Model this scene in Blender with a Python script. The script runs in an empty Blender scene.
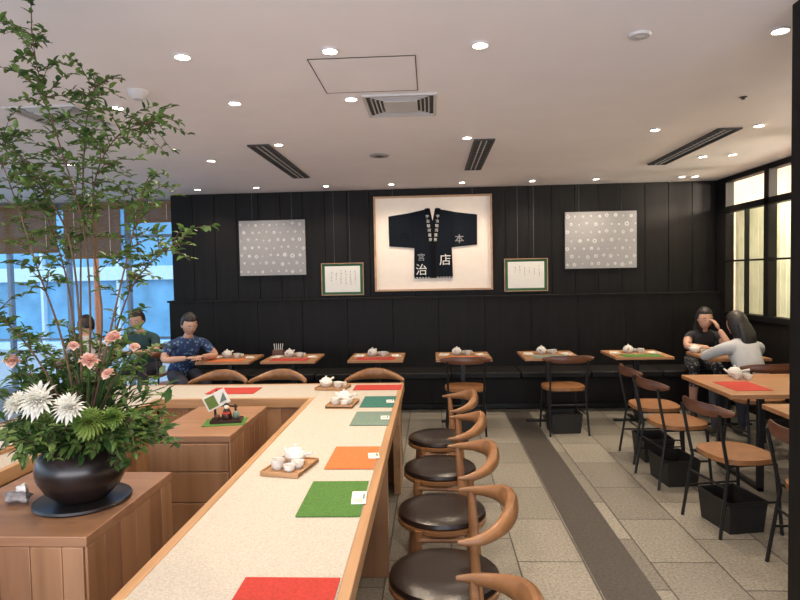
import bpy, bmesh, math, random
from mathutils import Vector, Matrix
random.seed(7)
sc=bpy.context.scene
R=math.radians
# ------------------------------------------------------------------ materials
def newmat(name):
    m=bpy.data.materials.new(name); m.use_nodes=True
    nt=m.node_tree; b=nt.nodes['Principled BSDF']; return m,nt,b
def mix2(nt,fac,c1,c2):
    r=nt.nodes.new('ShaderNodeValToRGB'); r.color_ramp.elements[0].color=(*c1,1); r.color_ramp.elements[1].color=(*c2,1)
    r.color_ramp.elements[0].position=.3; r.color_ramp.elements[1].position=.7
    nt.links.new(fac,r.inputs[0]); return r.outputs[0]
def plain(name,c,rough=.5,metal=0,var=.12,scale=12,bump=0,spec=.5,stretch=(1,1,1)):
    m,nt,b=newmat(name)
    tc=nt.nodes.new('ShaderNodeTexCoord'); mp=nt.nodes.new('ShaderNodeMapping'); mp.inputs['Scale'].default_value=stretch
    nt.links.new(tc.outputs['Object'],mp.inputs[0])
    n=nt.nodes.new('ShaderNodeTexNoise'); n.inputs['Scale'].default_value=scale; n.inputs['Detail'].default_value=4
    nt.links.new(mp.outputs[0],n.inputs[0])
    nt.links.new(mix2(nt,n.outputs[0],[x*(1-var) for x in c],[min(1,x*(1+var)) for x in c]),b.inputs['Base Color'])
    b.inputs['Roughness'].default_value=rough; b.inputs['Metallic'].default_value=metal
    b.inputs['Specular IOR Level'].default_value=spec
    if bump:
        bp=nt.nodes.new('ShaderNodeBump'); bp.inputs['Strength'].default_value=bump; bp.inputs['Distance'].default_value=.01
        nt.links.new(n.outputs[0],bp.inputs['Height']); nt.links.new(bp.outputs[0],b.inputs['Normal'])
    return m
def wood(name,c1,c2,axis='z',rough=.4,scale=14,spec=.5):
    st={'x':(.08,1,1),'y':(1,.08,1),'z':(1,1,.08)}[axis]
    m,nt,b=newmat(name)
    tc=nt.nodes.new('ShaderNodeTexCoord'); mp=nt.nodes.new('ShaderNodeMapping'); mp.inputs['Scale'].default_value=st
    nt.links.new(tc.outputs['Object'],mp.inputs[0])
    n=nt.nodes.new('ShaderNodeTexNoise'); n.inputs['Scale'].default_value=scale; n.inputs['Detail'].default_value=6; n.inputs['Distortion'].default_value=.6
    nt.links.new(mp.outputs[0],n.inputs[0])
    nt.links.new(mix2(nt,n.outputs[0],c1,c2),b.inputs['Base Color'])
    b.inputs['Roughness'].default_value=rough; b.inputs['Specular IOR Level'].default_value=spec
    bp=nt.nodes.new('ShaderNodeBump'); bp.inputs['Strength'].default_value=.12; bp.inputs['Distance'].default_value=.005
    nt.links.new(n.outputs[0],bp.inputs['Height']); nt.links.new(bp.outputs[0],b.inputs['Normal'])
    return m
def emis(name,c,s):
    m,nt,b=newmat(name); b.inputs['Base Color'].default_value=(*c,1)
    b.inputs['Emission Color'].default_value=(*c,1); b.inputs['Emission Strength'].default_value=s
    return m
M_ceil=plain('ceiling_paint',(.84,.80,.82),.85,var=.02,scale=3)
M_board=wood('black_board',(.0036,.0030,.0027),(.009,.0075,.0066),'z',.55,20,.22)
M_black=plain('black_metal',(.012,.012,.012),.4,metal=.3,var=.2)
M_blackbox=plain('black_basket',(.011,.010,.009),.6,bump=.3,scale=60)
M_leather=plain('dark_leather',(.013,.0075,.0055),.28,var=.3,scale=80,bump=.1)
M_bench=plain('bench_leather',(.009,.008,.008),.5,var=.3,spec=.3)
M_chairwood=wood('chair_oak',(.17,.075,.028),(.30,.14,.055),'y',.35)
M_seattan=plain('tan_seat',(.27,.12,.045),.4,var=.2,scale=20)
M_crest=wood('walnut_crest',(.07,.025,.013),(.15,.058,.027),'x',.35)
M_oakx=wood('oak_x',(.31,.165,.075),(.46,.26,.125),'x',.4)
M_oaky=wood('oak_y',(.33,.18,.082),(.48,.28,.14),'y',.4)
M_pl=[wood('plank_a',(.22,.11,.052),(.33,.175,.088)),wood('plank_b',(.18,.088,.042),(.28,.142,.073)),wood('plank_c',(.25,.13,.063),(.36,.20,.105))]
M_pltop=wood('plinth_top',(.23,.115,.06),(.33,.175,.092),'x')
M_tabletop=wood('table_top',(.31,.15,.068),(.44,.23,.11),'x',.35)
M_white=plain('white_porcelain',(.66,.64,.59),.2,var=.03)
M_paper=plain('paper',(.78,.77,.72),.8,var=.02)
M_cream=plain('mount_cream',(.88,.79,.69),.8,var=.02)
M_navy=plain('navy_cotton',(.005,.008,.014),.9,var=.3,scale=60,spec=.2)
M_red=plain('mat_red',(.41,.032,.02),.9,scale=150,var=.2,bump=.2)
M_green=plain('mat_green',(.057,.155,.022),.9,scale=150,var=.25,bump=.2)
M_orange=plain('mat_orange',(.54,.135,.032),.9,scale=150,var=.2,bump=.2)
M_greyteal=plain('mat_grey_teal',(.13,.19,.155),.9,scale=150,var=.2,bump=.2)
M_teal=plain('mat_teal',(.022,.12,.095),.9,scale=150,var=.2,bump=.2)
M_silver=plain('silver_fabric',(.31,.305,.31),.7,scale=120,var=.15)
M_crestwhite=plain('crest_white',(.62,.62,.62),.8,var=.02)
M_greensilk=plain('green_silk',(.03,.12,.05),.7,var=.3,scale=60)
M_framewood=wood('frame_wood',(.35,.2,.1),(.5,.3,.16),'x')
M_ink=plain('ink',(.02,.02,.02),.8)
M_grille=plain('grille_dark',(.05,.05,.05),.6)
M_grilleL=plain('grille_light',(.55,.54,.53),.5,var=.03)
M_alu=plain('aluminium',(.22,.26,.32),.4,metal=.5,var=.05)
M_blind=plain('bamboo',(.26,.15,.07),.7,var=.4,scale=30,stretch=(.3,1,8))
M_pot=plain('vase_black',(.014,.009,.008),.28,var=.4,scale=9)
M_bark=plain('bark',(.10,.06,.035),.8,var=.3,scale=40)
M_lamp=emis('lamp_glow',(1,.88,.70),30)
M_trimw=plain('lamp_trim',(.8,.78,.75),.5,var=.02)
def leafmat(name,c1,c2,tr_=.35,sc_=14):
    m,nt,b=newmat(name)
    tc=nt.nodes.new('ShaderNodeTexCoord'); n=nt.nodes.new('ShaderNodeTexNoise'); n.inputs['Scale'].default_value=sc_
    nt.links.new(tc.outputs['Object'],n.inputs[0]); col=mix2(nt,n.outputs[0],c1,c2)
    nt.links.new(col,b.inputs['Base Color']); b.inputs['Roughness'].default_value=.5
    tr=nt.nodes.new('ShaderNodeBsdfTranslucent'); nt.links.new(col,tr.inputs[0])
    mx=nt.nodes.new('ShaderNodeMixShader'); mx.inputs[0].default_value=tr_
    nt.links.new(b.outputs[0],mx.inputs[1]); nt.links.new(tr.outputs[0],mx.inputs[2])
    nt.links.new(mx.outputs[0],nt.nodes['Material Output'].inputs[0]); return m
M_curtain=leafmat('curtain_green',(.50,.55,.42),(.60,.64,.52),.5,4)
M_leaf=leafmat('leaf_green',(.055,.12,.022),(.16,.26,.065))
M_leafd=leafmat('leaf_dark',(.018,.062,.016),(.062,.135,.036))
M_petw=leafmat('petal_white',(.82,.82,.75),(.92,.92,.87))
M_petp=leafmat('petal_peach',(.78,.47,.39),(.9,.68,.59))
M_petg=leafmat('petal_green',(.10,.21,.036),(.26,.36,.09))

def floor_mat():
    m,nt,b=newmat('stone_pavers')
    tc=nt.nodes.new('ShaderNodeTexCoord'); br=nt.nodes.new('ShaderNodeTexBrick')
    br.inputs['Scale'].default_value=1; br.inputs['Brick Width'].default_value=.58; br.inputs['Row Height'].default_value=.36
    br.offset=.5; br.inputs['Mortar Size'].default_value=.005; br.inputs['Mortar Smooth'].default_value=.2; br.inputs['Bias'].default_value=-.1
    br.inputs['Color1'].default_value=(.32,.295,.245,1); br.inputs['Color2'].default_value=(.18,.165,.138,1); br.inputs['Mortar'].default_value=(.08,.07,.06,1)
    mp=nt.nodes.new('ShaderNodeMapping'); mp.inputs['Location'].default_value=(.10,.27,0); mp.inputs['Rotation'].default_value=(0,0,R(90))
    nt.links.new(tc.outputs['Object'],mp.inputs[0]); nt.links.new(mp.outputs[0],br.inputs[0])
    n=nt.nodes.new('ShaderNodeTexNoise'); n.inputs['Scale'].default_value=70; n.inputs['Detail'].default_value=6
    nt.links.new(tc.outputs['Object'],n.inputs[0])
    mx=nt.nodes.new('ShaderNodeMix'); mx.data_type='RGBA'; mx.blend_type='MULTIPLY'; mx.inputs[0].default_value=.8
    nt.links.new(br.outputs[0],mx.inputs[6]); nt.links.new(mix2(nt,n.outputs[0],(.45,.45,.45),(1.25,1.25,1.25)),mx.inputs[7])
    nt.links.new(mx.outputs[2],b.inputs['Base Color']); b.inputs['Roughness'].default_value=.5
    bp=nt.nodes.new('ShaderNodeBump'); bp.inputs['Strength'].default_value=.4; bp.inputs['Distance'].default_value=.004; bp.invert=True
    nt.links.new(br.outputs['Fac'],bp.inputs['Height']); nt.links.new(bp.outputs[0],b.inputs['Normal'])
    return m
M_floor=floor_mat()
M_strip=plain('dark_stone',(.066,.057,.049),.45,scale=60,var=.3)
def stone_top():
    m,nt,b=newmat('cream_counter_stone')
    tc=nt.nodes.new('ShaderNodeTexCoord'); n=nt.nodes.new('ShaderNodeTexNoise'); n.inputs['Scale'].default_value=150; n.inputs['Detail'].default_value=6
    n2=nt.nodes.new('ShaderNodeTexVoronoi'); n2.inputs['Scale'].default_value=70
    nt.links.new(tc.outputs['Object'],n.inputs[0]); nt.links.new(tc.outputs['Object'],n2.inputs[0])
    nt.links.new(mix2(nt,n.outputs[0],(.37,.335,.285),(.53,.485,.42)),b.inputs['Base Color']); b.inputs['Roughness'].default_value=.55
    bp=nt.nodes.new('ShaderNodeBump'); bp.inputs['Strength'].default_value=.4; bp.inputs['Distance'].default_value=.003
    nt.links.new(n2.outputs[0],bp.inputs['Height']); nt.links.new(bp.outputs[0],b.inputs['Normal']); return m
M_stone=stone_top()
# ------------------------------------------------------------------ mesh builder
class MB:
    def __init__(s): s.v=[];s.f=[];s.m=[];s.mats=[]
    def mi(s,mat):
        if mat not in s.mats: s.mats.append(mat)
        return s.mats.index(mat)
    def add(s,vs,fs,mat,T=None):
        o=len(s.v); k=s.mi(mat)
        for p in vs:
            p=Vector(p); s.v.append(T@p if T else p)
        for f in fs: s.f.append([i+o for i in f]); s.m.append(k)
    def box(s,x0,x1,y0,y1,z0,z1,mat,T=None):
        vs=[(x,y,z) for x in(x0,x1) for y in(y0,y1) for z in(z0,z1)]
        s.add(vs,[(0,1,3,2),(4,6,7,5),(0,4,5,1),(2,3,7,6),(0,2,6,4),(1,5,7,3)],mat,T)
    def sweep(s,pts,rad,mat,seg=8,closed=False,T=None,up=None):
        pts=[Vector(p) for p in pts]; n=len(pts)
        if not isinstance(rad,(list,tuple)): rad=[rad]*n
        vs=[];fs=[]
        for i,p in enumerate(pts):
            if closed: t=pts[(i+1)%n]-pts[i-1]
            else: t=pts[min(i+1,n-1)]-pts[max(i-1,0)]
            t.normalize(); u=Vector(up) if up else (Vector((0,0,1)) if abs(t.z)<.9 else Vector((0,1,0)))
            sd=t.cross(u).normalized(); uu=sd.cross(t).normalized()
            r=rad[i]; a,b=(r if isinstance(r,(tuple,list)) else (r,r))
            for k in range(seg):
                an=2*math.pi*k/seg; vs.append(p+sd*a*math.cos(an)+uu*b*math.sin(an))
        for i in range(n if closed else n-1):
            j=(i+1)%n
            for k in range(seg): fs.append((i*seg+k,i*seg+(k+1)%seg,j*seg+(k+1)%seg,j*seg+k))
        if not closed: fs.append(tuple(range(seg))); fs.append(tuple((n-1)*seg+k for k in range(seg)))
        s.add(vs,fs,mat,T)
    def lathe(s,prof,c,mat,seg=28,T=None):
        vs=[];fs=[];n=len(prof)
        for r,z in prof:
            for k in range(seg):
                a=2*math.pi*k/seg; vs.append((c[0]+max(r,.0005)*math.cos(a),c[1]+max(r,.0005)*math.sin(a),c[2]+z))
        for i in range(n-1):
            for k in range(seg): fs.append((i*seg+k,i*seg+(k+1)%seg,(i+1)*seg+(k+1)%seg,(i+1)*seg+k))
        fs.append(tuple(range(seg))); fs.append(tuple((n-1)*seg+k for k in range(seg)))
        s.add(vs,fs,mat,T)
    def ell(s,c,r,mat,seg=14,rings=9,T=None,fn=None):
        vs=[];fs=[]
        for i in range(rings+1):
            th=math.pi*i/rings; th=min(max(th,.01),math.pi-.01)
            for k in range(seg):
                a=2*math.pi*k/seg
                p=Vector((math.sin(th)*math.cos(a),math.sin(th)*math.sin(a),math.cos(th)))
                if fn: p=fn(p)
                vs.append((c[0]+p.x*r[0],c[1]+p.y*r[1],c[2]+p.z*r[2]))
        for i in range(rings):
            for k in range(seg): fs.append((i*seg+k,i*seg+(k+1)%seg,(i+1)*seg+(k+1)%seg,(i+1)*seg+k))
        fs.append(tuple(range(seg))); fs.append(tuple(rings*seg+k for k in range(seg)))
        s.add(vs,fs,mat,T)
    def prism(s,pts,y0,y1,mat,T=None):
        n=len(pts); vs=[(x,y0,z) for x,z in pts]+[(x,y1,z) for x,z in pts]
        fs=[tuple(range(n)),tuple(range(2*n-1,n-1,-1))]+[(i,(i+1)%n,(i+1)%n+n,i+n) for i in range(n)]
        s.add(vs,fs,mat,T)
    def slabpoly(s,pts,z0,z1,mat,T=None):
        n=len(pts); vs=[(x,y,z0) for x,y in pts]+[(x,y,z1) for x,y in pts]
        fs=[tuple(range(n)),tuple(range(2*n-1,n-1,-1))]+[(i,(i+1)%n,(i+1)%n+n,i+n) for i in range(n)]
        s.add(vs,fs,mat,T)
    def text(s,body,size,x,y,z,mat,spacing=1):
        cu=bpy.data.curves.new('t','FONT'); cu.body=body; cu.size=size; cu.extrude=.001; cu.align_x='CENTER'; cu.align_y='CENTER'; cu.space_line=spacing; cu.resolution_u=3
        ob=bpy.data.objects.new('t',cu); sc.collection.objects.link(ob)
        dg=bpy.context.evaluated_depsgraph_get(); me=bpy.data.meshes.new_from_object(ob.evaluated_get(dg))
        s.add([(x+v.co.x,y-v.co.z,z+v.co.y) for v in me.vertices],[tuple(p.vertices) for p in me.polygons],mat)
        bpy.data.objects.remove(ob); bpy.data.meshes.remove(me); bpy.data.curves.remove(cu)
    def obj(s,name,loc=(0,0,0),rotz=0,bevel=0,angle=35,parent=None,recalc=True):
        me=bpy.data.meshes.new(name); me.from_pydata([tuple(p) for p in s.v],[],s.f)
        for m in s.mats: me.materials.append(m)
        me.polygons.foreach_set('material_index',s.m)
        if recalc:
            bm=bmesh.new(); bm.from_mesh(me); bmesh.ops.recalc_face_normals(bm,faces=bm.faces); bm.to_mesh(me); bm.free()
        me.polygons.foreach_set('use_smooth',[True]*len(me.polygons))
        me.set_sharp_from_angle(angle=R(angle))
        ob=bpy.data.objects.new(name,me); sc.collection.objects.link(ob)
        ob.location=loc; ob.rotation_euler=(0,0,R(rotz))
        if bevel:
            b=ob.modifiers.new('bevel','BEVEL'); b.width=bevel; b.segments=2; b.limit_method='ANGLE'; b.angle_limit=R(50)
        if parent: ob.parent=parent
        return ob
def inst(ob,loc,rotz=0):
    o=ob.copy(); sc.collection.objects.link(o); o.location=loc; o.rotation_euler=(0,0,R(rotz)); return o

H=2.68
XL,XR,YF,YB,YW=-6.8,3.5,-2.2,7.6,8.1
# ------------------------------------------------------------------ shell
b=MB(); b.box(XL-.1,XR+.1,YF-.1,YW+.1,-.1,0,M_floor); b.obj('floor')
b=MB(); b.box(.82,1.09,YF,6.9,0,.002,M_strip); b.obj('trim_1')
b=MB(); b.box(XL-.1,XR+.1,YF-.1,YW+.1,H,H+.12,M_ceil); b.obj('ceiling')
b=MB(); b.box(-3.34,XR+.1,YB+.02,YB+.16,0,H,M_board)
x=-3.34
while x<XR-.01:
    x1=min(x+.285,XR); b.box(x+.002,x1-.002,YB,YB+.02,1.30,H,M_board); x=x1
b.box(-3.34,-3.22,YB+.16,YW+.1,0,H,M_board)
b.obj('wall_back',bevel=.003)
b=MB()
x=-3.34
while x<XR-.01:
    x1=min(x+.57,XR); b.box(x+.0015,x1-.0015,YB-.14,YB-.001,0,1.30,M_board); x=x1
b.box(-3.36,XR,YB-.155,YB-.001,1.30,1.325,M_board)
b.obj('trim_2',bevel=.003)
b=MB(); b.box(-3.0,3.42,6.98,7.45,.08,.38,M_board)
x=-3.0
while x<3.4:
    x1=min(x+.803,3.42); b.box(x+.004,x1-.004,6.94,7.44,.38,.45,M_bench); x=x1
b.box(-3.0,3.42,7.05,7.45,0,.08,M_black)
b.obj('banquette_bench',bevel=.012)
# right wall
b=MB()
b.box(XR,XR+.1,YF,YW,0,1.07,M_board); b.box(XR,XR+.1,YF,YW,2.62,H,M_board)
b.box(XR,XR+.1,7.36,YW,1.07,2.62,M_board); b.box(XR,XR+.1,YF,3.0,1.07,2.62,M_board)
y=7.36
b.box(XR-.01,XR+.08,3.0,7.36,2.26,2.33,M_board); b.box(XR,XR+.05,3.0,7.36,1.68,1.70,M_board)
b.box(XR-.02,XR+.1,3.0,7.36,1.03,1.09,M_board)
while y>3.1:
    b.box(XR-.01,XR+.08,y-.93,y-.84,1.07,2.64,M_board); b.box(XR+.01,XR+.06,y-.43,y-.41,1.07,2.27,M_board); y-=.93
b.obj('wall_right',bevel=.003)
b=MB(); vs=[];fs=[];N=400
for i in range(N+1):
    yy=3.0+4.4*i/N; xx=XR+.16+.026*math.sin(yy*60)
    vs+= [(xx,yy,1.05),(xx,yy,2.28)]
for i in range(N): fs.append((2*i,2*i+2,2*i+3,2*i+1))
b.add(vs,fs,M_curtain); b.obj('curtain',recalc=False)
M_beyond=plain('beyond_wall',(.6,.5,.42),.8,var=.05)
b=MB(); b.box(5.2,5.3,2.5,YW,0,3.0,M_beyond); b.box(3.62,5.3,2.5,YW,2.9,3.0,M_ceil); b.box(3.62,5.3,YW,YW+.1,0,3,M_beyond); b.box(3.62,5.3,2.4,2.5,0,3,M_beyond); b.box(3.62,5.3,2.5,YW,-.1,0,M_floor)
b.obj('wall_corridor')
def glazing(name,along,fixed,a0,a1,step,z0=0.0):
    b=MB()
    def bx(p0,p1,za,zb,d=.04):
        if along=='x': b.box(p0,p1,fixed-d,fixed+d,za,zb,M_alu)
        else: b.box(fixed-d,fixed+d,p0,p1,za,zb,M_alu)
    bx(a0,a1,0,.12,.05); bx(a0,a1,H-.1,H,.05)
    p=a0
    while p<a1-.02:
        bx(p,p+.05,.1,H-.08); p+=step
    bx(a1-.05,a1,.1,H-.08); bx(a0,a1,2.18,2.22,.03); bx(a0,a1,.78,.81,.03)
    return b.obj(name,bevel=.004)
glazing('window_1','x',YW,-6.75,-3.34,.85)
glazing('window_2','y',XL,YF,YW,1.1)
glazing('window_3','x',YF,XL,XR+.1,1.4)
def blind(x0,x1,ztop,zbot,y,name='bamboo_blind'):
    b=MB(); z=ztop
    b.box(x0,x1,y-.02,y+.02,ztop,ztop+.04,M_blind)
    while z>zbot:
        b.sweep([(x0,y+random.uniform(-.002,.002),z),(x1,y+random.uniform(-.002,.002),z)],.0065,M_blind,5); z-=.0128
    b.sweep([(x0,y,zbot-.01),(x1,y,zbot-.01)],.018,M_blind,8)
    for xx in (x0+.15,x1-.15): b.box(xx-.003,xx+.003,y-.009,y+.009,zbot,ztop,M_cream)
    b.obj(name)
blind(-6.68,-5.12,2.62,2.02,8.0); blind(-5.02,-4.22,2.62,1.93,8.0); blind(-4.15,-3.42,2.62,2.40,8.0)
M_fac=plain('facade_blue',(.15,.36,.56),.25,var=.35,scale=1.2)
M_fac2=plain('facade_white',(.55,.70,.80),.6,var=.05)
M_or=plain('orange_post',(.6,.2,.08),.6)
b=MB(); b.box(-22,6,15,16,-1,9,M_fac)
for i in range(14): b.box(-22+i*2,-21.93+i*2,14.85,15,-1,9,M_fac2)
for k in range(5): b.box(-22,6,14.8,15,k*1.9-.3,k*1.9+.05,M_fac2)
b.obj('neighbouring_building')
b=MB(); b.box(-30,12,-20,16,-.3,-.12,plain('pavement',(.35,.38,.42),.8)); b.obj('pavement_ground')
b=MB(); b.lathe([(.045,-.12),(.045,2.9),(.03,2.95)],(-5.50,9.6,0),M_or); b.lathe([(.12,-.12),(.12,-.02)],(-5.50,9.6,0),M_fac2); b.obj('street_sign_post')
b=MB(); b.box(1.5,2.0,2.28,2.6,0,H,M_board); b.box(1.495,2.005,2.275,2.605,0,.08,M_black); b.obj('pillar',bevel=.004)
# ------------------------------------------------------------------ ceiling fixtures
lb=MB()
lb.lathe([(.027,-.001),(.036,-.001),(.042,-.006),(.044,-.010),(.036,-.011),(.033,-.006),(.027,-.003)],(0,0,0),M_trimw,24)
lb.lathe([(.0,-.004),(.031,-.004),(.030,-.007),(0,-.009)],(0,0,0),M_lamp,20)
proto=None
lights=[(-1.185,2.89),(-.466,2.89),(.247,2.89),(1.60,2.86),(-1.936,3.69),(-1.19,3.68),(-.47,3.68),(-1.22,4.86),(.30,4.82),(1.73,4.75),(2.49,4.72),
 (2.61,5.94),(2.86,5.88),(-2.8,7.15),(-2.07,7.12),(-1.24,7.15),(-.46,7.15),(.38,7.15),(1.2,7.18),(1.94,7.18),(2.92,7.18),(3.07,7.18),
 (-1.99,5.43),(-3.3,5.4),(-3.3,3.6),(-4.6,5.4),(-.47,1.4),(.247,1.4),(-1.2,1.4),(1.6,1.2),(-2.6,1.4)]
def addlight(parent,e):
    l=bpy.data.lights.new('lamp','SPOT'); l.energy=e; l.spot_size=R(130); l.spot_blend=.9; l.color=(1,.82,.62); l.shadow_soft_size=.04
    o=bpy.data.objects.new('lamp',l); sc.collection.objects.link(o); o.parent=parent; o.location=(0,0,-.02)
for i,(x,y) in enumerate(lights):
    if proto is None: proto=lb.obj('downlight',loc=(x,y,H-.0005),recalc=True); o=proto
    else: o=inst(proto,(x,y,H-.0005))
    e=42
    if y>7: e=28
    if y<2: e=34
    addlight(o,e)
H2=H-.001
def grille(name,x0,x1,y0,y1,cass=False):
    b=MB(); t=.02
    for q in((x0,x0+t,y0,y1),(x1-t,x1,y0,y1),(x0+t,x1-t,y0,y0+t),(x0+t,x1-t,y1-t,y1)): b.box(*q,H2-.012,H2,M_grilleL if cass else M_grille)
    b.box(x0+t,x1-t,y0+t,y1-t,H2-.002,H2,M_grille)
    if cass:
        b.box(x0+.12,x1-.12,y0+.12,y1-.12,H2-.014,H2,M_grilleL)
        for k in range(1,4):
            d=.02+k*.025
            b.box(x0+d,x1-d,y0+d,y0+d+.008,H2-.011,H2-.001,M_grilleL); b.box(x0+d,x1-d,y1-d-.008,y1-d,H2-.011,H2-.001,M_grilleL)
            b.box(x0+d,x0+d+.008,y0+d,y1-d,H2-.011,H2-.001,M_grilleL); b.box(x1-d-.008,x1-d,y0+d,y1-d,H2-.011,H2-.001,M_grilleL)
    else:
        for k in range(1,3):
            xx=x0+t+(x1-x0-2*t)*k/3; b.box(xx-.004,xx+.004,y0+t,y1-t,H2-.011,H2-.001,M_grilleL)
        yy=y0+.06
        while yy<y1-.05: b.box(x0+t,x1-t,yy-.003,yy+.003,H2-.007,H2-.001,M_grille); yy+=.07
    b.obj(name)
grille('air_vent',-1.48,-1.30,4.85,6.5); grille('air_vent',.36,.53,4.9,6.3); grille('air_vent',2.22,2.40,4.78,6.3)
grille('air_conditioner_grille',-.40,.05,3.62,4.1,True); grille('air_conditioner_grille',-2.62,-2.15,3.6,4.1,True)
b=MB(); 
for q in((-.6,-.596,3.0,3.56),(-.064,-.06,3.0,3.56),(-.6,-.06,3.0,3.004),(-.6,-.06,3.556,3.56)): b.box(*q,H2-.003,H2,M_grille)
b.box(-.594,-.066,3.006,3.554,H2-.002,H2,M_ceil)
b.obj('ceiling_access_hatch')
for (x,y,r) in((-.45,5.43,.09),(.97,2.85,.05)):
    b=MB(); b.lathe([(0,-.012),(r*.9,-.012),(r,-.004),(r,0)],(0,0,0),M_grilleL if r<.08 else plain('speaker',(.3,.29,.28),.6)); b.lathe([(0,-.016),(r*.4,-.014),(r*.5,-.011)],(0,0,0),M_grilleL if r<.08 else M_grille); b.obj('ceiling_speaker',loc=(x,y,H2))
b=MB(); b.lathe([(0,-.05),(.03,-.048),(.045,-.03),(.055,-.02),(.06,0)],(0,0,0),M_grilleL); b.obj('smoke_detector',loc=(-1.66,3.4,H2))
b=MB(); b.lathe([(0,-.018),(.010,-.016),(.010,-.006),(.022,-.004),(.022,0)],(0,0,0),M_grille); sp=b.obj('fire_sprinkler',loc=(1.98,3.94,H2))
# ------------------------------------------------------------------ wall art
def frame(b,cx,cz,w,h,y,t,mat,depth=.035):
    b.box(cx-w/2,cx+w/2,y-depth,y,cz+h/2-t,cz+h/2,mat); b.box(cx-w/2,cx+w/2,y-depth,y,cz-h/2,cz-h/2+t,mat)
    b.box(cx-w/2,cx-w/2+t,y-depth,y,cz-h/2+t,cz+h/2-t,mat); b.box(cx+w/2-t,cx+w/2,y-depth,y,cz-h/2+t,cz+h/2-t,mat)
YA=YB-.001
b=MB(); cx,cz=.025,1.99; w,h=1.48,1.19
frame(b,cx,cz,w,h,YA,.022,M_framewood,.05); b.box(cx-w/2+.02,cx+w/2-.02,YA-.02,YA,cz-h/2+.02,cz+h/2-.02,M_cream)
cz0=cz; cz=cz+.0
prof=[(-.10,.42),(-.04,.435),(.04,.435),(.10,.42),(.30,.38),(.555,.345),(.55,-.03),(.26,-.055),(.235,-.06),(.245,-.44),(-.245,-.44),(-.235,-.06),(-.26,-.055),(-.55,-.03),(-.555,.345),(-.30,.38)]
b.prism([(cx+x,cz+z) for x,z in prof],YA-.035,YA-.02,M_navy)
M_lapel=plain('lapel_dark',(.003,.003,.005),.9,spec=.2)
b.prism([(cx-.10,cz+.43),(cx-.05,cz+.44),(cx+.03,cz-.05),(cx+.03,cz-.44),(cx-.03,cz-.44),(cx-.03,cz-.05)],YA-.04,YA-.035,M_lapel)
b.prism([(cx+.10,cz+.43),(cx+.05,cz+.44),(cx-.03,cz-.05),(cx-.02,cz-.2),(cx+.035,cz-.05)],YA-.042,YA-.037,M_lapel)
b.prism([(cx-.035,cz+.445),(cx+.035,cz+.445),(cx,cz+.28)],YA-.044,YA-.036,M_cream)
for s in(-1,1):
    b.prism([(cx+s*.245,cz+.37),(cx+s*.25,cz+.37),(cx+s*.24,cz-.05),(cx+s*.235,cz-.05)],YA-.0365,YA-.035,M_lapel)
for k in range(6):
    b.text('宇治駿河屋茶'[k],.044,cx-.066+.007*k,YA-.0425,cz+.33-.058*k,M_paper); b.text('宇治駿河屋茶'[k],.044,cx+.066-.007*k,YA-.0445,cz+.33-.058*k,M_paper)
M_faint=plain('faded_print',(.30,.30,.31),.9,scale=60,var=.3)
b.text('本',.12,cx+.33,YA-.037,cz+.04,M_faint); b.text('店',.15,cx+.15,YA-.037,cz-.22,M_paper)
b.text('宮',.10,cx-.15,YA-.037,cz-.18,M_faint); b.text('治',.15,cx-.15,YA-.037,cz-.34,M_paper); b.text('内',.12,cx-.35,YA-.037,cz+.08,M_lapel)
for i in range(14): b.box(cx+.24-.48*i/13-.012,cx+.24-.48*i/13+.008,YA-.0365,YA-.035,cz-.435,cz-.425,M_paper)
for xx in(cx-.5,cx+.5): b.sweep([(xx,YA-.006,cz0+h/2),(xx,YA-.006,H)],.0012,M_alu,5)
b.obj('framed_happi_coat')
def crests(cx,cz,w,h):
    b=MB(); b.box(cx-w/2,cx+w/2,YA-.03,YA,cz-h/2,cz+h/2,M_silver)
    nx,nz=9,7
    for i in range(nx):
        for j in range(nz):
            x=cx-w/2+w*(i+.5+(.25 if j%2 else -.25))/nx+random.uniform(-.012,.012); z=cz-h/2+h*(j+.5)/nz+random.uniform(-.012,.012); r=random.uniform(.010,.028); t=random.random()
            x=min(max(x,cx-w/2+r),cx+w/2-r); yy=YA-.031
            if t<.35:
                b.prism([(x+r*math.cos(a*math.pi/7),z+r*math.sin(a*math.pi/7)) for a in range(14)],yy-.001,yy+.001,M_crestwhite)
                b.prism([(x+r*.5*math.cos(a*math.pi/4),z+r*.5*math.sin(a*math.pi/4)) for a in range(8)],yy-.002,yy,M_silver)
            elif t<.7:
                for q in range(5):
                    a0=q*2*math.pi/5; b.prism([(x+r*.6*math.cos(a0)+r*.42*math.cos(a*math.pi/3),z+r*.6*math.sin(a0)+r*.42*math.sin(a*math.pi/3)) for a in range(6)],yy-.001-.0001*q,yy+.001,M_crestwhite)
            else:
                b.prism([(x-r,z),(x,z-r),(x+r,z),(x,z+r)],yy-.001,yy+.001,M_crestwhite)
                b.prism([(x-r*.5,z),(x,z-r*.5),(x+r*.5,z),(x,z+r*.5)],yy-.002,yy,M_silver)
    for xx in(cx-w*.3,cx+w*.3): b.sweep([(xx,YA-.006,cz+h/2),(xx,YA-.006,H)],.0012,M_alu,5)
    b.obj('crest_pattern_panel',bevel=.002)
crests(-2.02,1.975,.85,.70); crests(2.10,1.985,.87,.70)
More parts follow.
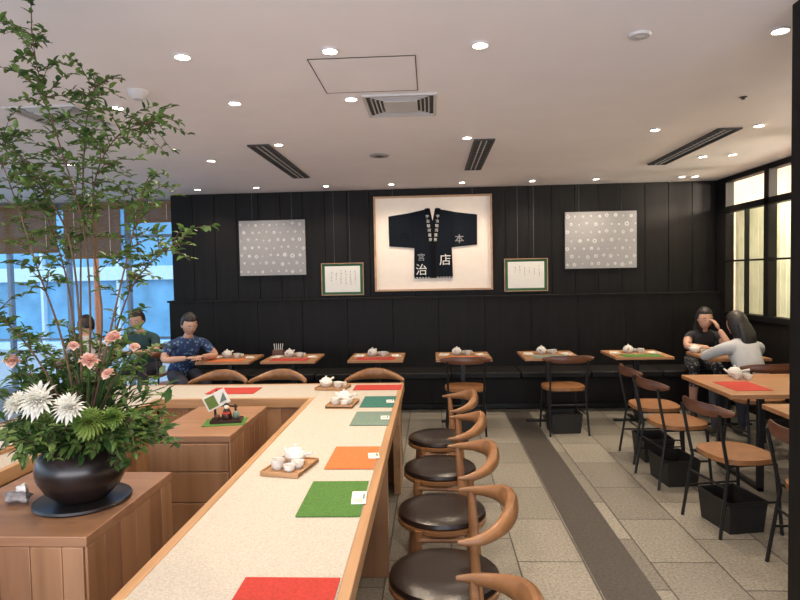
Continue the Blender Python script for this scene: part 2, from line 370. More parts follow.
def calli(cx,cz):
    b=MB(); w,h=.54,.41
    frame(b,cx,cz,w,h,YA,.010,M_framewood,.03); b.box(cx-w/2+.01,cx+w/2-.01,YA-.015,YA,cz-h/2+.01,cz+h/2-.01,M_greensilk)
    b.box(cx-w/2+.045,cx+w/2-.045,YA-.018,YA-.015,cz-h/2+.04,cz+h/2-.04,M_paper)
    for c in range(6):
        x=cx+.16-.06*c; z=cz+.12-random.random()*.04
        for k in range(random.randint(3,6)):
            l=random.uniform(.012,.03); x2=x+random.uniform(-.006,.006)
            b.sweep([(x,YA-.019,z),(x2+.004,YA-.019,z-l*.5),(x2,YA-.019,z-l)],[.0018,.003,.001],M_ink,5); z-=l+random.uniform(.006,.02)
            if z<cz-.13: break
    for xx in(cx-.1,cx+.1): b.sweep([(xx,YA-.005,cz+h/2),(xx,YA-.005,H)],.001,M_alu,5)
    b.obj('calligraphy_frame')
calli(-1.13,1.56); calli(1.18,1.57)
# ------------------------------------------------------------------ counter
TZ=.75
XO,XI=-.23,-.87
YO,YI=4.70,4.12
LO,LI=-2.62,-1.95
YN=.6
b=MB(); bw=.035; tt=.045
b.box(XI+bw,XO-bw,YN,YO-bw,TZ-tt,TZ-.0015,M_stone); b.box(LO+bw,XI+bw,YI+bw,YO-bw,TZ-tt,TZ-.0015,M_stone); b.box(LO+bw,LI-bw,YN,YI+bw,TZ-tt,TZ-.0015,M_stone)
b.box(XO-bw,XO,YN,YO,TZ-tt-.02,TZ,M_oaky); b.box(LO,XO-bw,YO-bw,YO,TZ-tt-.02,TZ,M_oakx)
b.box(XI,XI+bw,YN,YI+bw,TZ-tt-.02,TZ,M_oaky); b.box(LI,XI,YI,YI+bw,TZ-tt-.02,TZ,M_oakx)
b.box(LI-bw,LI,YN,YI+bw,TZ-tt-.02,TZ,M_oaky); b.box(LO,LO+bw,YN,YO-bw,TZ-tt-.02,TZ,M_oaky)
b.box(XI,XO,YN-.04,YN,TZ-tt-.02,TZ,M_oakx); b.box(LO,LI,YN-.04,YN,TZ-tt-.02,TZ,M_oakx)
def planks_y(x0,x1,y0,y1,z0,z1,w=.11):
    y=y0;i=0
    while y<y1-.005:
        yy=min(y+w,y1); b.box(x0,x1,y+.001,yy-.001,z0,z1,random.choice(M_pl)); y=yy
def planks_x(x0,x1,y0,y1,z0,z1,w=.11):
    x=x0
    while x<x1-.005:
        xx=min(x+w,x1); b.box(x+.001,xx-.001,y0,y1,z0,z1,random.choice(M_pl)); x=xx
planks_y(XI+.01,XI+.04,YN,YI,0,TZ-tt-.02); planks_y(XO-.36,XO-.33,YN,YO-.3,0,TZ-tt-.02)
planks_x(LI,XI+.01,YI+.01,YI+.04,0,TZ-tt-.02); planks_x(LO+.3,XO-.33,YO-.33,YO-.3,0,TZ-tt-.02)
planks_y(LI-.04,LI-.01,YN,YI,0,TZ-tt-.02); planks_y(LO+.3,LO+.33,YN,YO-.3,0,TZ-tt-.02)
for y in(4.55,3.1,1.6): b.box(XO-.34,XO-.02,y,y+.05,0,TZ-tt-.02,M_pl[0]); 
b.box(XO-.07,XO-.02,4.3,4.6,0,TZ-tt-.02,M_oaky)
for x in(-2.4,-1.4,-.5): b.box(x,x+.05,YO-.3,YO-.03,0,TZ-tt-.02,M_pl[1])
b.box(XO-.33,XO-.30,YN,4.5,.0,.06,M_black)
b.obj('u_shaped_counter',bevel=.003)
def cabinet(name,x0,x1,y0,y1,z,front=True):
    global b
    b=MB(); b.box(x0,x1,y0,y1,z-.035,z,M_pltop)
    b.box(x0+.01,x1-.01,y0+.01,y1-.01,.05,z-.035,M_pl[1]); b.box(x0+.03,x1-.03,y0+.03,y1-.03,0,.05,M_black)
    planks_y(x1-.012,x1-.002,y0+.005,y1-.005,.04,z-.036)
    if front:
        for za,zb in((.06,.38),(.385,z-.20),(z-.195,z-.045)): b.box(x0+.01,x1-.015,y0-.002,y0+.012,za,zb,M_pl[2])
    else: planks_x(x0+.003,x1-.013,y0,y0+.012,.04,z-.036)
    return b.obj(name,bevel=.003)
cabinet('drawer_cabinet',-1.56,-1.10,3.15,3.88,TZ)
cabinet('wooden_plinth',-1.80,-1.16,1.90,2.56,TZ,False)
def placemat(cx,cy,w,d,mat,rot=0,z=TZ):
    bb=MB(); bb.box(-w/2,w/2,-d/2,d/2,0,.003,mat)
    n=int(w/.01)
    for k in range(n):
        xx=-w/2+(k+.5)*w/n
        for s in(-1,1): bb.box(xx-.0015,xx+.0015,s*d/2-.003,s*d/2+.003,0,.0015,mat)
    bb.obj('placemat',loc=(cx,cy,z+.0002),rotz=rot)
def card(cx,cy,rot,z=TZ+.0036,w=.05,d=.075):
    bb=MB(); bb.box(-w/2,w/2,-d/2,d/2,0,.004,M_paper)
    for k in range(4): bb.box(-w/2+.008,w/2-.012,-d/2+.01+k*.012,-d/2+.013+k*.012,.004,.0045,M_ink)
    bb.box(w/2-.012,w/2-.006,-.02,.03,.004,.0046,M_greensilk)
    bb.obj('menu_card',loc=(cx,cy,z),rotz=rot)
placemat(-.405,1.46,.27,.36,M_red); placemat(-.385,2.25,.23,.36,M_green,1); placemat(-.378,2.76,.22,.34,M_orange); placemat(-.37,3.52,.22,.34,M_greyteal); placemat(-.37,3.99,.22,.34,M_teal)
placemat(-.42,4.50,.36,.2,M_red); placemat(-1.5,4.42,.36,.24,M_red); placemat(-2.34,3.3,.26,.36,M_petg); placemat(-2.28,2.4,.26,.36,M_red)
card(-.29,2.24,5,w=.055,d=.12); card(-.285,2.77,8); card(-.335,1.40,75,w=.05,d=.12); card(-.29,3.52,5); card(-.29,3.98,5)
def teaset(name='tea_set',tray=True):
    t=MB()
    if tray:
        t.box(-.10,.10,-.13,.13,.006,.014,M_oakx)
        for q in((-.10,-.094,-.13,.13),(.094,.10,-.13,.13),(-.094,.094,-.13,-.124),(-.094,.094,.124,.13)): t.box(*q,.0,.022,M_oakx)
    z=.014 if tray else 0
    def cup(x,y,r,h): t.lathe([(r*.5,0),(r*.55,.004),(r*.85,h*.35),(r,h),(r*.93,h),(r*.78,h*.4),(0,h*.15)],(x,y,z),M_white,22)
    cup(-.04,-.06,.036,.05); cup(.035,-.085,.03,.035); cup(.05,-.02,.034,.035)
    t.lathe([(.03,0),(.045,.01),(.055,.035),(.048,.058),(.038,.064),(.038,.068),(.03,.075),(.008,.08),(.010,.09),(0,.094)],(.0,.06,z),M_white,24)
    t.sweep([(.045,.06,z+.04),(.07,.045,z+.052),(.105,.03,z+.06)],[.010,.008,.010],M_white,8)
    t.sweep([(-.04,.07,z+.035),(-.062,.082,z+.05),(-.075,.09,z+.062)],[.012,.008,.006],M_white,8)
    return t.obj(name,loc=(0,0,0))
ts=teaset(); ts.location=(-.64,2.60,TZ); ts.rotation_euler=(0,0,R(-12)); ts.scale=(.88,.88,.9)
inst(ts,(-.60,3.90,TZ),-5); inst(ts,(-.76,4.48,TZ),80); inst(ts,(-2.25,2.85,TZ),80)
b=MB(); M_lac=plain('dark_lacquer',(.03,.012,.008),.25)
b.box(-.13,.11,-.09,.09,0,.004,M_green)
b.box(-.09,.09,-.05,.05,.004,.022,M_lac); b.sweep([(-.07,.03,.022),(-.075,.03,.12),(-.06,.03,.19)],[.008,.006,.005],M_lac,8)
b.sweep([(.05,.03,.022),(.045,.03,.10)],[.008,.006],M_lac,8); b.sweep([(-.078,.03,.10),(.06,.03,.085)],.006,M_lac,8)
b.lathe([(.028,0),(.032,.01),(.026,.035),(.018,.055),(.012,.06)],(.0,0,.022),M_lac,16); b.ell((0,-.002,.095),(.015,.015,.017),M_cream); b.ell((0,.002,.102),(.017,.017,.014),M_ink)
b.sweep([(-.02,-.015,.06),(0,-.03,.055),(.02,-.015,.06)],.007,M_red,8)
TT_=Matrix.Rotation(R(-25),4,'Y')
b.prism([(-.07,.10),(.07,.10),(.07,.19),(-.07,.19)],.018,.022,M_paper,T=TT_); b.prism([(-.06,.11),(.0,.11),(.0,.18),(-.06,.18)],.014,.018,M_petg,T=TT_); b.prism([(.01,.12),(.055,.12),(.055,.17)],.014,.018,M_greyteal,T=TT_)
b.ell((.055,-.01,.045),(.02,.02,.024),M_greyteal); b.ell((-.05,-.015,.04),(.014,.014,.018),M_crest)
b.obj('decorative_doll_ornament',loc=(-1.22,3.45,TZ),rotz=10)
# ------------------------------------------------------------------ counter chairs (elbow chair)
c=MB()
c.lathe([(.16,.405),(.205,.405),(.215,.415),(.215,.432),(.205,.438)],(0,0,0),M_chairwood,32)
c.lathe([(.17,.434),(.207,.437),(.214,.447),(.208,.462),(.18,.474),(.10,.476),(0,.473)],(0,0,0),M_leather,36)
for s in(-1,1):
    c.sweep([(s*.215,.165,0),(s*.19,.135,.25),(s*.175,.12,.43)],[.012,.019,.02],M_chairwood,10)
    c.sweep([(s*.225,-.185,0),(s*.205,-.14,.30),(s*.208,-.125,.45),(s*.243,-.11,.69)],[.012,.02,.021,.015],M_chairwood,10)
    c.sweep([(s*.185,.13,.39),(s*.20,-.13,.39)],.013,M_chairwood,8)
c.sweep([(-.2,-.135,.39),(.2,-.135,.39)],.013,M_chairwood,8); c.sweep([(-.18,.125,.39),(.18,.125,.39)],.013,M_chairwood,8)
pts=[];rr=[]
for i in range(29):
    a=R(-4+188*i/28); k=max(0,math.sin(max(0,min(math.pi,a))))
    pts.append((.250*math.cos(a),-.07-.185*math.sin(a),.692+.04*k**2)); e=min(1,min(i,28-i)/3*.6+.4)
    rr.append(((.016+.010*k)*e,(.018+.032*k**3)*e))
c.sweep(pts,rr,M_chairwood,12)
cc=c.obj('counter_chair',loc=(.0,1.51,0),rotz=90)
for i,y in enumerate((2.25,2.88,3.53,4.18)): inst(cc,(.03,y,0),90+(-3,4,-2,5)[i])
for x,r in((-1.88,180),(-1.36,176),(-.50,184)): inst(cc,(x,5.02,-.0),r)
for y in (3.4,2.4): inst(cc,(-2.95,y,0),-90)
# ------------------------------------------------------------------ metal dining chair
c=MB()
sp=[]
for i in range(20):
    a=2*math.pi*i/20; ca,sa=math.cos(a),math.sin(a)
    sp.append((.205*math.copysign(abs(ca)**.7,ca),.01+.19*math.copysign(abs(sa)**.7,sa)))
c.slabpoly(sp,.435,.465,M_seattan)
c.sweep([(-.17,.15,.428),(.17,.15,.428),(.17,-.15,.428),(-.17,-.15,.428)],.009,M_black,6,closed=True)
for s in(-1,1):
    c.sweep([(s*.17,.15,.43),(s*.19,.18,.0)],.0105,M_black,8)
    c.sweep([(s*.19,-.22,.0),(s*.175,-.16,.40),(s*.18,-.20,.60),(s*.185,-.225,.74)],.0105,M_black,8)
    c.sweep([(s*.185,.165,.2),(s*.182,-.19,.2)],.007,M_black,6)
c.sweep([(-.18,-.175,.30),(.18,-.175,.30)],.007,M_black,6)
pts=[];rr=[]
for i in range(15):
    t=-1+2*i/14; pts.append((.25*t,-.255+.085*t*t,.755)); k=1-abs(t)**4; rr.append((.012,.012+.028*k))
c.sweep(pts,rr,M_crest,10)
dc=c.obj('dining_chair',loc=(1.86,5.17,0),rotz=-90,bevel=0)
k=MB()
def basket(k):
    def q(w,d,z): return [(-w,-d,z),(w,-d,z),(w,d,z),(-w,d,z)]
    v=q(.14,.11,0)+q(.155,.125,.19)+q(.149,.119,.19)+q(.134,.104,.008)
    f=[(0,1,2,3)]
    for a in(0,4,8):
        for i in range(4): f.append((a+i,a+(i+1)%4,a+4+(i+1)%4,a+4+i))
    f.append((12,13,14,15)); k.add(v,f,M_blackbox)
    k.sweep([(x,y,.192) for x,y,_ in q(.155,.125,0)],.006,M_black,6,closed=True)
basket(k); kb=k.obj('luggage_basket',loc=(1.86,5.17,0),rotz=90)
for x,y,r in((1.82,4.60,-84),(1.86,3.80,-80),(2.02,3.12,-90),(.32,6.06,0),(1.30,6.06,4),(2.84,5.40,4),(-2.80,6.45,-140)):
    inst(dc,(x,y,0),r)
for x,y,r in((1.81,4.60,96),(1.85,3.80,100),(.32,6.05,0),(1.30,6.05,4)): inst(kb,(x,y,0),r)
# ------------------------------------------------------------------ tables
TT=.72
t=MB(); t.box(-.29,.29,-.28,.30,TT-.028,TT,M_tabletop); t.box(-.25,.25,-.25,.25,TT-.034,TT-.028,M_black)
t.box(-.025,.025,-.025,.025,.02,TT-.03,M_black); t.box(-.24,.24,-.025,.025,0,.02,M_black); t.box(-.025,.025,-.12,.24,0,.02,M_black)
tb=t.obj('dining_table',loc=(-.60,6.45,0),bevel=.003)
TX=[-.60,.32,1.23,2.15,-1.52,-2.22]
for x in TX[1:]: inst(tb,(x,6.45,0))
inst(tb,(3.0,6.26,0)); inst(tb,(-4.05,6.75,0)); inst(tb,(-4.6,5.4,0))
for x,m in zip(TX,[M_red,M_orange,M_greyteal,M_green,M_red,M_orange]): placemat(x,6.28,.40,.20,m,z=TT)
tl=MB(); tl.box(-.58,.58,-.42,.42,TT-.03,TT,M_tabletop)
for s in(-1,1):
    tl.box(s*.32-.02,s*.32+.02,-.32,-.28,0,TT-.03,M_black); tl.box(s*.32-.02,s*.32+.02,.28,.32,0,TT-.03,M_black); tl.box(s*.32-.02,s*.32+.02,-.32,.32,0,.03,M_black)
tl.box(-.32,.32,-.015,.015,TT-.07,TT-.03,M_black)
big=tl.obj('large_dining_table',loc=(2.65,4.68,0),bevel=.003); inst(big,(2.70,3.55,0))
placemat(2.3,4.58,.26,.36,M_red,z=TT); placemat(3.0,4.56,.26,.36,M_green,z=TT); placemat(2.35,3.5,.26,.36,M_greyteal,z=TT)
ts2=teaset('table_setting',False); ts2.location=(2.45,4.93,TT)
for x,y,z,r in [(x+.0,6.52,TT,90) for x in TX]+[(2.80,6.42,TT,40),(-4.05,6.8,TT,0)]: inst(ts2,(x,y,z),r)
for x in TX: 
    card(x+.2,6.50,20,TT,.09,.13); card(x-.2,6.53,-10,TT,.10,.14)
b=MB(); b.lathe([(.03,0),(.033,.005),(.036,.12),(.033,.12),(.03,.02),(0,.015)],(0,0,0),M_greyteal,18); b.lathe([(0,.1),(.032,.1)],(0,0,0),M_petg,18); b.sweep([(.01,0,.02),(-.015,0,.16)],.003,M_white,6); b.obj('drinking_glass',loc=(3.2,6.2,TT))
b=MB(); b.box(-.06,.06,-.04,.04,0,.06,M_crest)
for i in range(5): b.sweep([(-.04+.02*i,0,.05),(-.05+.025*i,.01,.13)],.004,M_white,6)
b.obj('cutlery_caddy',loc=(-1.74,6.66,TT))
# ------------------------------------------------------------------ vase & flowers
VX,VY=-1.36,2.22
b=MB(); b.lathe([(.0,0),(.165,0),(.175,.008),(.172,.016),(.155,.012),(0,.010)],(0,0,0),M_pot,40); b.obj('round_tray',loc=(VX,VY,TZ))
b=MB()
b.lathe([(.085,0),(.095,.006),(.13,.04),(.158,.09),(.163,.13),(.15,.17),(.118,.20),(.105,.212),(.112,.228),(.117,.238),(.105,.238),(.095,.215),(.105,.19),(.14,.13),(.08,.03),(0,.02)],(0,0,0),M_pot,48)
vase=b.obj('flower_vase',loc=(VX,VY,TZ+.0165))
def W(px,py,dy=0):
    k=1+dy/VY; return Vector(((-1.36+(px-80)/267)*k,VY+dy,1.6+(283-py)/267*k))
tree=MB()
def bez(pts,n=18):
    out=[]
    P=[pts[0]]+list(pts)+[pts[-1]]
    for i in range(1,len(P)-2):
        for k in range(n//(len(pts)-1)+1):
            t=k/(n//(len(pts)-1)+1); a,b_,c_,d=P[i-1],P[i],P[i+1],P[i+2]
            out.append(.5*((2*b_)+(-a+c_)*t+(2*a-5*b_+4*c_-d)*t*t+(-a+3*b_-3*c_+d)*t**3))
    out.append(P[-2]); return out
def leaf(mb,p,d,L,Wd,mat,fold=.25):
    d=d.normalized(); up=Vector((random.uniform(-.5,.5),random.uniform(-.5,.5),1)); s=d.cross(up)
    if s.length<.1: s=Vector((1,0,0))
    s.normalize(); n=s.cross(d).normalized()
    v=[p,p+d*L*.35+s*Wd/2+n*Wd*fold,p+d*L*.75+s*Wd*.33+n*Wd*fold*.6,p+d*L-n*L*.08,p+d*L*.75-s*Wd*.33+n*Wd*fold*.6,p+d*L*.35-s*Wd/2+n*Wd*fold,p+d*L*.4,p+d*L*.75]
    mb.add(v,[(0,1,6),(1,2,7,6),(2,3,7),(0,6,5),(6,7,4,5),(7,3,4)],mat)
def rv(): 
    return Vector((random.gauss(0,1),random.gauss(0,1),random.gauss(0,1))).normalized()
def branch(pts,r0,r1,twigs,tl,dens,start=.35,lmin=.022,lmax=.044):
    P=bez(pts,20); n=len(P)
    tree.sweep(P,[r0+(r1-r0)*i/(n-1) for i in range(n)],M_bark,6)
    for q in range(twigs):
        f=start+(1-start)*(q+random.random())/twigs; i=min(n-2,int(f*(n-1))); p=P[i]; t=(P[i+1]-P[i]).normalized()
        d=(t*.6+rv()*1.0); d.z=d.z*.6+.08; d.normalize(); L=tl*random.uniform(.5,1.25)
        e=p+d*L; mid=p+d*L*.5+Vector((0,0,.1*L)); e.z-=.12*L
        e.z=min(e.z,H-.04); tp=[p,mid,e]; tree.sweep(tp,[.0022,.0016,.001],M_bark,4)
        m=int(dens*L/.1)+2
        for k in range(m):
            u=(k+.6)/m; c=(p.lerp(mid,u*2) if u<.5 else mid.lerp(e,u*2-1))
            for s in range(2):
                ld=(d*.5+rv()*.9); ld.z*=.45
                if c.z<H-.06: leaf(tree,c,ld,random.uniform(lmin,lmax),random.uniform(.014,.024),M_leaf if random.random()<.75 else M_leafd)
base=W(83,455)
B=[([base,W(95,330,.02),W(92,230,.03),W(72,150,0),W(54,85,-.05),W(46,28,-.05)],38),
 ([base,W(107,330,.05),W(101,240,.1),W(108,175,.1),W(135,135,.05),W(170,126,.0)],38),
 ([base,W(118,345,.1),W(140,290,.12),W(170,258,.1),W(190,248,.05)],20),
 ([base,W(65,345,-.05),W(42,270,-.1),W(22,200,-.1),W(2,140,-.1)],30),
 ([base,W(45,375,-.1),W(12,330,-.15),W(-22,300,-.15)],18),
 ([base,W(86,300,.12),W(92,200,.18),W(100,120,.2),W(112,85,.2)],30),
 ([base,W(80,260,.0),W(45,180,.1),W(5,130,.15),W(-25,120,.15)],28),
 ([base,W(125,300,.0),W(146,225,.05),W(158,185,.1)],26),
 ([base,W(75,300,.05),W(55,220,.12),W(35,175,.15)],24)]
for pts,tw in B: branch(pts,.0052,.0015,tw,.16,3.3,.42)
for k in range(26):
    a=random.uniform(0,2*math.pi); s=random.uniform(.18,.38)
    zt=random.uniform(1.14,1.45) if math.sin(a)>-.2 else random.uniform(1.0,1.12)
    e=Vector((VX+s*math.cos(a)+.02,VY+s*.7*math.sin(a),zt))
    branch([base,base.lerp(e,.5)+Vector((0,0,.07)),e],.004,.0015,10,.11,3.6,.35,.03,.05)
tree.obj('leafy_branches',recalc=False,angle=60)
fl=MB()
def mum(p,r,mat,n=70,d=Vector((.1,-.7,.7)),w=.014,center=None):
    d=d.normalized(); q=d.to_track_quat('Z','Y')
    fl.sweep([base,base.lerp(p,.5)+Vector((0,.02,.03)),p],.004,M_leafd,5)
    for i in range(n):
        el=R(5+80*((i+.5)/n)); az=i*2.39996
        dd=q@Vector((math.cos(el)*math.cos(az),math.cos(el)*math.sin(az),math.sin(el)))
        leaf(fl,p+dd*r*.1,dd,r*(1-.35*math.sin(el)),w,mat,.3)
    fl.ell(p+d*r*.12,(r*.22,)*3,center or mat,10,6)
mum(W(38,406,-.24),.075,M_petw,100,Vector((-.1,-.8,.5)),.018); mum(W(69,414,-.27),.060,M_petw,90,Vector((.1,-.8,.5)),.016); mum(W(14,410,-.18),.055,M_petw,70,Vector((-.4,-.7,.5)),.016)
mum(W(90,430,-.24),.062,M_petg,160,Vector((.1,-.8,.4)),.018); mum(W(114,424,-.2),.045,M_petg,90,Vector((.4,-.7,.4)),.016)
for px,py,dy,r in((92,366,-.22,.038),(119,343,-.15,.038),(112,379,-.22,.026),(76,350,-.1,.022),(10,365,-.15,.034),(140,352,-.05,.022)):
    mum(W(px,py,dy),r,M_petp,26,Vector((random.uniform(-.4,.4),-.6,.7)),.032)
fl.obj('cut_flowers',recalc=False,angle=60)
lf=MB()
for i in range(150):
    a=random.uniform(0,2*math.pi); fr=math.sin(a)<-.1; e=Vector((VX+random.uniform(.08,.34)*math.cos(a),VY+random.uniform(.05,.18)*math.sin(a),random.uniform(.97,1.06 if fr else 1.24)))
    st=Vector((VX+.04*math.cos(a),VY+.04*math.sin(a),.99))
    lf.sweep([st,st.lerp(e,.6)+Vector((0,0,.04)),e],.002,M_leafd,4)
    for k in range(4): leaf(lf,st.lerp(e,.55+.15*k),(e-st).normalized()*.6+rv()*.6,random.uniform(.05,.09),random.uniform(.018,.032),M_leafd if k%2 else M_leaf)
lf.obj('foliage_bunch',recalc=False,angle=60)
b=MB(); 
def rock(p): 
    s=1+.18*math.sin(p.x*5+p.y*3)+.12*math.sin(p.z*7+p.y*4); return p*s
b.ell((0,0,.028),(.05,.035,.028),plain('stone_grey',(.25,.23,.22),.7,var=.5,scale=30),18,12,fn=rock); b.ell((.02,-.01,.06),(.022,.018,.016),M_white,10,8,fn=rock)
b.obj('decorative_stone',loc=(-1.60,2.20,TZ))
# ------------------------------------------------------------------ people
M_skin=plain('skin',(.52,.30,.21),.5,var=.05); M_hair=plain('hair_black',(.012,.009,.008),.5,var=.4,scale=60,stretch=(6,6,.5)); M_lip=plain('lips',(.36,.11,.09),.5); M_eye=plain('eye_white',(.6,.6,.6),.3,var=0)
def patt(name,c1,c2,scale):
    m,nt,b=newmat(name); tc=nt.nodes.new('ShaderNodeTexCoord'); v=nt.nodes.new('ShaderNodeTexVoronoi'); v.inputs['Scale'].default_value=scale
    nt.links.new(tc.outputs['Object'],v.inputs[0]); r=nt.nodes.new('ShaderNodeValToRGB'); r.color_ramp.elements[0].color=(*c2,1); r.color_ramp.elements[1].color=(*c1,1); r.color_ramp.elements[0].position=.25; r.color_ramp.elements[1].position=.4
    nt.links.new(v.outputs['Distance'],r.inputs[0]); nt.links.new(r.outputs[0],b.inputs['Base Color']); b.inputs['Roughness'].default_value=.85; return m
M_blueshirt=patt('blue_print_shirt',(.015,.04,.12),(.14,.22,.32),24)
M_skirt=patt('print_skirt',(.015,.015,.02),(.3,.3,.32),30)
M_whiteshirt=plain('grey_white_shirt',(.42,.42,.42),.85,var=.08); M_blacktop=plain('black_top',(.02,.018,.022),.8); M_greenshirt=plain('teal_shirt',(.03,.07,.07),.85); M_trouser=plain('trousers',(.03,.03,.045),.85); M_shoe=plain('shoe',(.03,.025,.02),.5); M_wshirt=plain('white_shirt',(.45,.45,.45),.85)
def person(name,loc,yaw,shirt,legs,lean=.08,wr=((-.16,.42,.78),(.16,.42,.78)),el=((-.27,.16,.78),(.27,.16,.78)),hp=15,hy=0,long_hair=False,shoulder=.17,sleeve=.5,bare=False,seat=.46,tor=.48):
    s0=seat-.45
    V={};E=[]
    def P(n,p,r): V[n]=(Vector(p),r)
    def S(a,b_,tag): E.append((a,b_,tag))
    zt=math.sqrt(max(.01,tor**2-lean**2))
    def sp(f,z): return Vector((0,lean*f**1.4,.54+s0+(zt)*z))
    P('pel',(0,0,.55+s0),(.155,.115)); P('wa',sp(.4,.3),(.132,.10)); P('ch',sp(.75,.68),(.150,.108)); P('uc',sp(.93,.92),(.10,.075)); 
    nk=sp(1.05,1.06); P('nk',nk,(.05,.05)); P('nt',nk+Vector((0,.03,.07)),(.045,.047))
    S('pel','wa','shirt');S('wa','ch','shirt');S('ch','uc','shirt');S('uc','nk','shirt');S('nk','nt','skin')
    uc=V['uc'][0]
    for i,sd in enumerate((-1,1)):
        sh=uc+Vector((sd*shoulder,0,-.015)); e=Vector(el[i]); w=Vector(wr[i])
        k=str(i); P('sh'+k,sh,(.058,.058)); P('um'+k,sh.lerp(e,sleeve),(.05,.05)); P('el'+k,e,(.04,.04)); P('fm'+k,e.lerp(w,.4),(.037,.037)); P('wr'+k,w,(.026,.026))
        S('uc','sh'+k,'shirt');S('sh'+k,'um'+k,'shirt'); S('um'+k,'el'+k,'skin' if sleeve<.75 else 'shirt'); S('el'+k,'fm'+k,'skin' if sleeve<.75 else 'shirt');S('fm'+k,'wr'+k,'skin')
        P('hp'+k,(sd*.09,.05,.53+s0),(.088,.088)); P('th'+k,(sd*.11,.26,.535+s0),(.078,.075)); P('kn'+k,(sd*.12,.46,.52+s0),(.06,.06)); P('cf'+k,(sd*.125,.45,.33),(.052,.055)); P('an'+k,(sd*.13,.43,.10),(.036,.036)); P('hl'+k,(sd*.13,.44,.045),(.034,.034)); P('to'+k,(sd*.145,.60,.035),(.036,.028))
        lt='legs'
        S('pel','hp'+k,lt);S('hp'+k,'th'+k,lt);S('th'+k,'kn'+k,lt);S('kn'+k,'cf'+k,lt);S('cf'+k,'an'+k,'skin' if bare else lt);S('an'+k,'hl'+k,'shoe');S('hl'+k,'to'+k,'shoe')
    names=list(V); idx={n:i for i,n in enumerate(names)}
    me=bpy.data.meshes.new('sk'); me.from_pydata([tuple(V[n][0]) for n in names],[(idx[a],idx[c_]) for a,c_,_ in E],[])
    ob=bpy.data.objects.new('sk',me); sc.collection.objects.link(ob)
    ob.modifiers.new('s','SKIN'); 
    for n in names:
        sv=me.skin_vertices[0].data[idx[n]]; sv.radius=V[n][1]; sv.use_root=(n=='pel')
    ss=ob.modifiers.new('ss','SUBSURF'); ss.levels=2; ss.render_levels=2
    dg=bpy.context.evaluated_depsgraph_get(); em=bpy.data.meshes.new_from_object(ob.evaluated_get(dg))
    tagm={'shirt':shirt,'skin':M_skin,'legs':legs,'shoe':M_shoe}
    g=MB(); g.v=[v.co.copy() for v in em.vertices]
    for p in em.polygons:
        c_=p.center; best=None;bd=1e9
        for a,d_,tag in E:
            A,Bv=V[a][0],V[d_][0]; ab=Bv-A; t=max(0,min(1,(c_-A).dot(ab)/ab.length_squared)); rr_=V[a][1][0]*(1-t)+V[d_][1][0]*t
            ds=(c_-(A+ab*t)).length-rr_*.8
            if ds<bd: bd=ds;best=tag
        g.f.append(list(p.vertices)); g.m.append(g.mi(tagm[best]))
    bpy.data.objects.remove(ob)
    for i in (0,1):
        w=Vector(wr[i]); e=Vector(el[i]); d=(w-e).normalized(); q=d.to_track_quat('Y','Z').to_matrix().to_4x4(); T=Matrix.Translation(w)@q; sd=(-1,1)[i]
        g.ell((0,.045,0),(.040,.05,.016),M_skin,14,8,T=T)
        for k in range(4):
            x=(-.029+.0193*k); L=(.062,.075,.07,.055)[k if sd<0 else 3-k]
            g.sweep([(x,.07,0),(x*1.1,.085+L*.3,-.004),(x*1.1,.085+L*.65,-.016),(x*1.05,.085+L*.9,-.034)],[.009,.0085,.008,.0055],M_skin,7,T=T)
        g.sweep([(-sd*.02,.015,-.002),(-sd*.045,.04,-.010),(-sd*.052,.068,-.018),(-sd*.046,.088,-.026)],[.012,.011,.009,.006],M_skin,7,T=T)
    hc=V['nt'][0]+Vector((0,.025,.068)); T=Matrix.Translation(hc)@Matrix.Rotation(R(hy),4,'Z')@Matrix.Rotation(R(-hp),4,'X')
    def face(p):
        x,y,z=p
        if z<0: x*=1-.28*z*z; y=y*(1-.10*z*z)+(.10*z*z)
        if y>0: y*=.93
        nz=math.exp(-((x/.16)**2))*math.exp(-((z+.12)/.22)**2)
        if y>0: y+=.20*nz
        for sx in(-.38,.38):
            if y>0: y-=.07*math.exp(-(((x-sx)/.18)**2+((z-.05)/.14)**2))
        if y>0: y+=.04*math.exp(-((x/.3)**2+((z+.5)/.09)**2))
        return Vector((x,y,z))
    g.ell((0,0,0),(.074,.092,.112),M_skin,32,24,T=T,fn=face)
    for sx in(-1,1):
        g.ell((sx*.028,.074,.004),(.012,.010,.0055),M_eye,10,8,T=T); g.ell((sx*.028,.0815,.004),(.0058,.004,.0055),M_ink,8,6,T=T)
        g.sweep([(sx*.015,.087,.022),(sx*.03,.086,.027),(sx*.046,.074,.022)],.0024,M_hair,6,T=T); g.ell((sx*.075,-.002,-.008),(.010,.018,.028),M_skin,10,8,T=T)
    g.ell((0,.089,-.055),(.020,.007,.0055),M_lip,12,6,T=T)
    def hair(p):
        x,y,z=p
        if y>.25 and z<.45: return Vector((x*.86,y*.72,z*.86))
        if long_hair and z<.1: return Vector((x*1.05,y if y<.1 else y*.9,z*1.6))
        if z<-.45 : return Vector((x*.75,y*.85,z*.8))
        s=1+.02*math.sin(x*23+y*9); return Vector((x*s,y*s,z*s))
    g.ell((0,-.012,.012),(.087,.101,.120),M_hair,30,22,T=T,fn=hair)
    if long_hair:
        tl_=[(0,-.085,-.02),(0,-.10,-.12),(0,-.085,-.21),(0,-.07,-.27)]
        g.sweep(tl_,[(.065,.035),(.082,.035),(.075,.028),(.045,.015)],M_hair,14,T=T,up=(0,1,0))
    return g.obj(name,loc=(loc[0],loc[1],0),rotz=yaw,angle=80)
person('woman_in_black_top',(3.06,7.05),166,M_blacktop,M_skirt,lean=.27,el=((-.22,.49,.765),(.20,.48,.765)),wr=((-.125,.44,.95),(.0,.60,.765)),hp=10,hy=12,long_hair=True,shoulder=.145,sleeve=.4,bare=True,tor=.44)
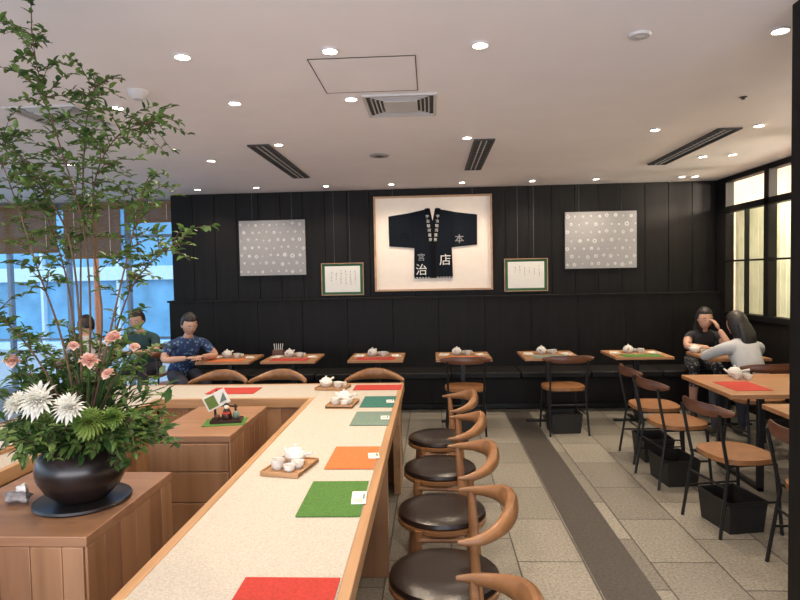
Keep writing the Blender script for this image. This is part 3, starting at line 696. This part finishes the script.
person('woman_in_white_shirt',(2.84,5.40),4,M_whiteshirt,M_trouser,lean=.24,el=((-.25,.42,.77),(.25,.42,.77)),wr=((-.10,.60,.77),(.10,.60,.77)),hp=22,hy=12,long_hair=True,shoulder=.165,sleeve=.8,tor=.44)
person('man_in_blue_shirt',(-2.78,6.46),-140,M_blueshirt,M_trouser,lean=.26,el=((-.28,.32,.76),(.28,.32,.76)),wr=((-.08,.46,.78),(.08,.46,.78)),hp=24,shoulder=.18,sleeve=.6,tor=.48)
person('man_in_teal_shirt',(-3.45,7.12),180,M_greenshirt,M_trouser,lean=.22,el=((-.25,.36,.76),(.25,.36,.76)),wr=((-.08,.5,.78),(.08,.5,.78)),hp=15,shoulder=.175,sleeve=.6,tor=.47)
person('woman_in_pale_shirt',(-3.66,6.05),20,M_wshirt,M_trouser,lean=.22,el=((-.22,.36,.76),(.22,.36,.76)),wr=((-.1,.5,.76),(.1,.5,.76)),hp=18,shoulder=.15,sleeve=.6,tor=.45)
for x,y,r in((-3.45,7.12,180),(-3.66,6.05,20)): inst(dc,(x,y,0),r)
# ------------------------------------------------------------------ world / lights
w=bpy.data.worlds.new('w'); sc.world=w; w.use_nodes=True; nt=w.node_tree; bg=nt.nodes['Background']
bg.inputs[0].default_value=(.60,.80,1,1); bg.inputs[1].default_value=2.0
l=bpy.data.lights.new('corridor_lamp','POINT'); l.energy=150; l.color=(1,.87,.70); l.shadow_soft_size=.15; o=bpy.data.objects.new('corridor_lamp',l); sc.collection.objects.link(o); o.location=(4.4,6.2,2.5)
l2=o.copy(); l2.data=l.copy(); sc.collection.objects.link(l2); l2.location=(4.4,4.2,2.5)
def area(name,loc,rot,sx,sy,e,col):
    l=bpy.data.lights.new(name,'AREA'); l.shape='RECTANGLE'; l.size=sx; l.size_y=sy; l.energy=e; l.color=col
    o=bpy.data.objects.new(name,l); sc.collection.objects.link(o); o.location=loc; o.rotation_euler=rot
area('ceiling_fill',(-.5,-1.9,1.3),(R(120),0,0),6,1.6,145,(1,.89,.90))  # added fill light behind the camera, tilted up to brighten the ceiling
# ------------------------------------------------------------------ camera
cam=bpy.data.cameras.new('camera'); co=bpy.data.objects.new('camera',cam); sc.collection.objects.link(co); sc.camera=co
cam.sensor_width=36; cam.lens=27; cam.clip_start=.05
th,ph,ro=R(3.05),R(2.4),R(1.1)
f=Vector((-math.sin(th)*math.cos(ph),math.cos(th)*math.cos(ph),-math.sin(ph))); r=Vector((math.cos(th),math.sin(th),0)); u=r.cross(f)
r2=r*math.cos(ro)-u*math.sin(ro); u2=u*math.cos(ro)+r*math.sin(ro)
m=Matrix((( r2.x,u2.x,-f.x,0),(r2.y,u2.y,-f.y,0),(r2.z,u2.z,-f.z,1.6),(0,0,0,1)))
co.matrix_world=m
sc.view_settings.view_transform='Standard'
sc.view_settings.exposure=.38
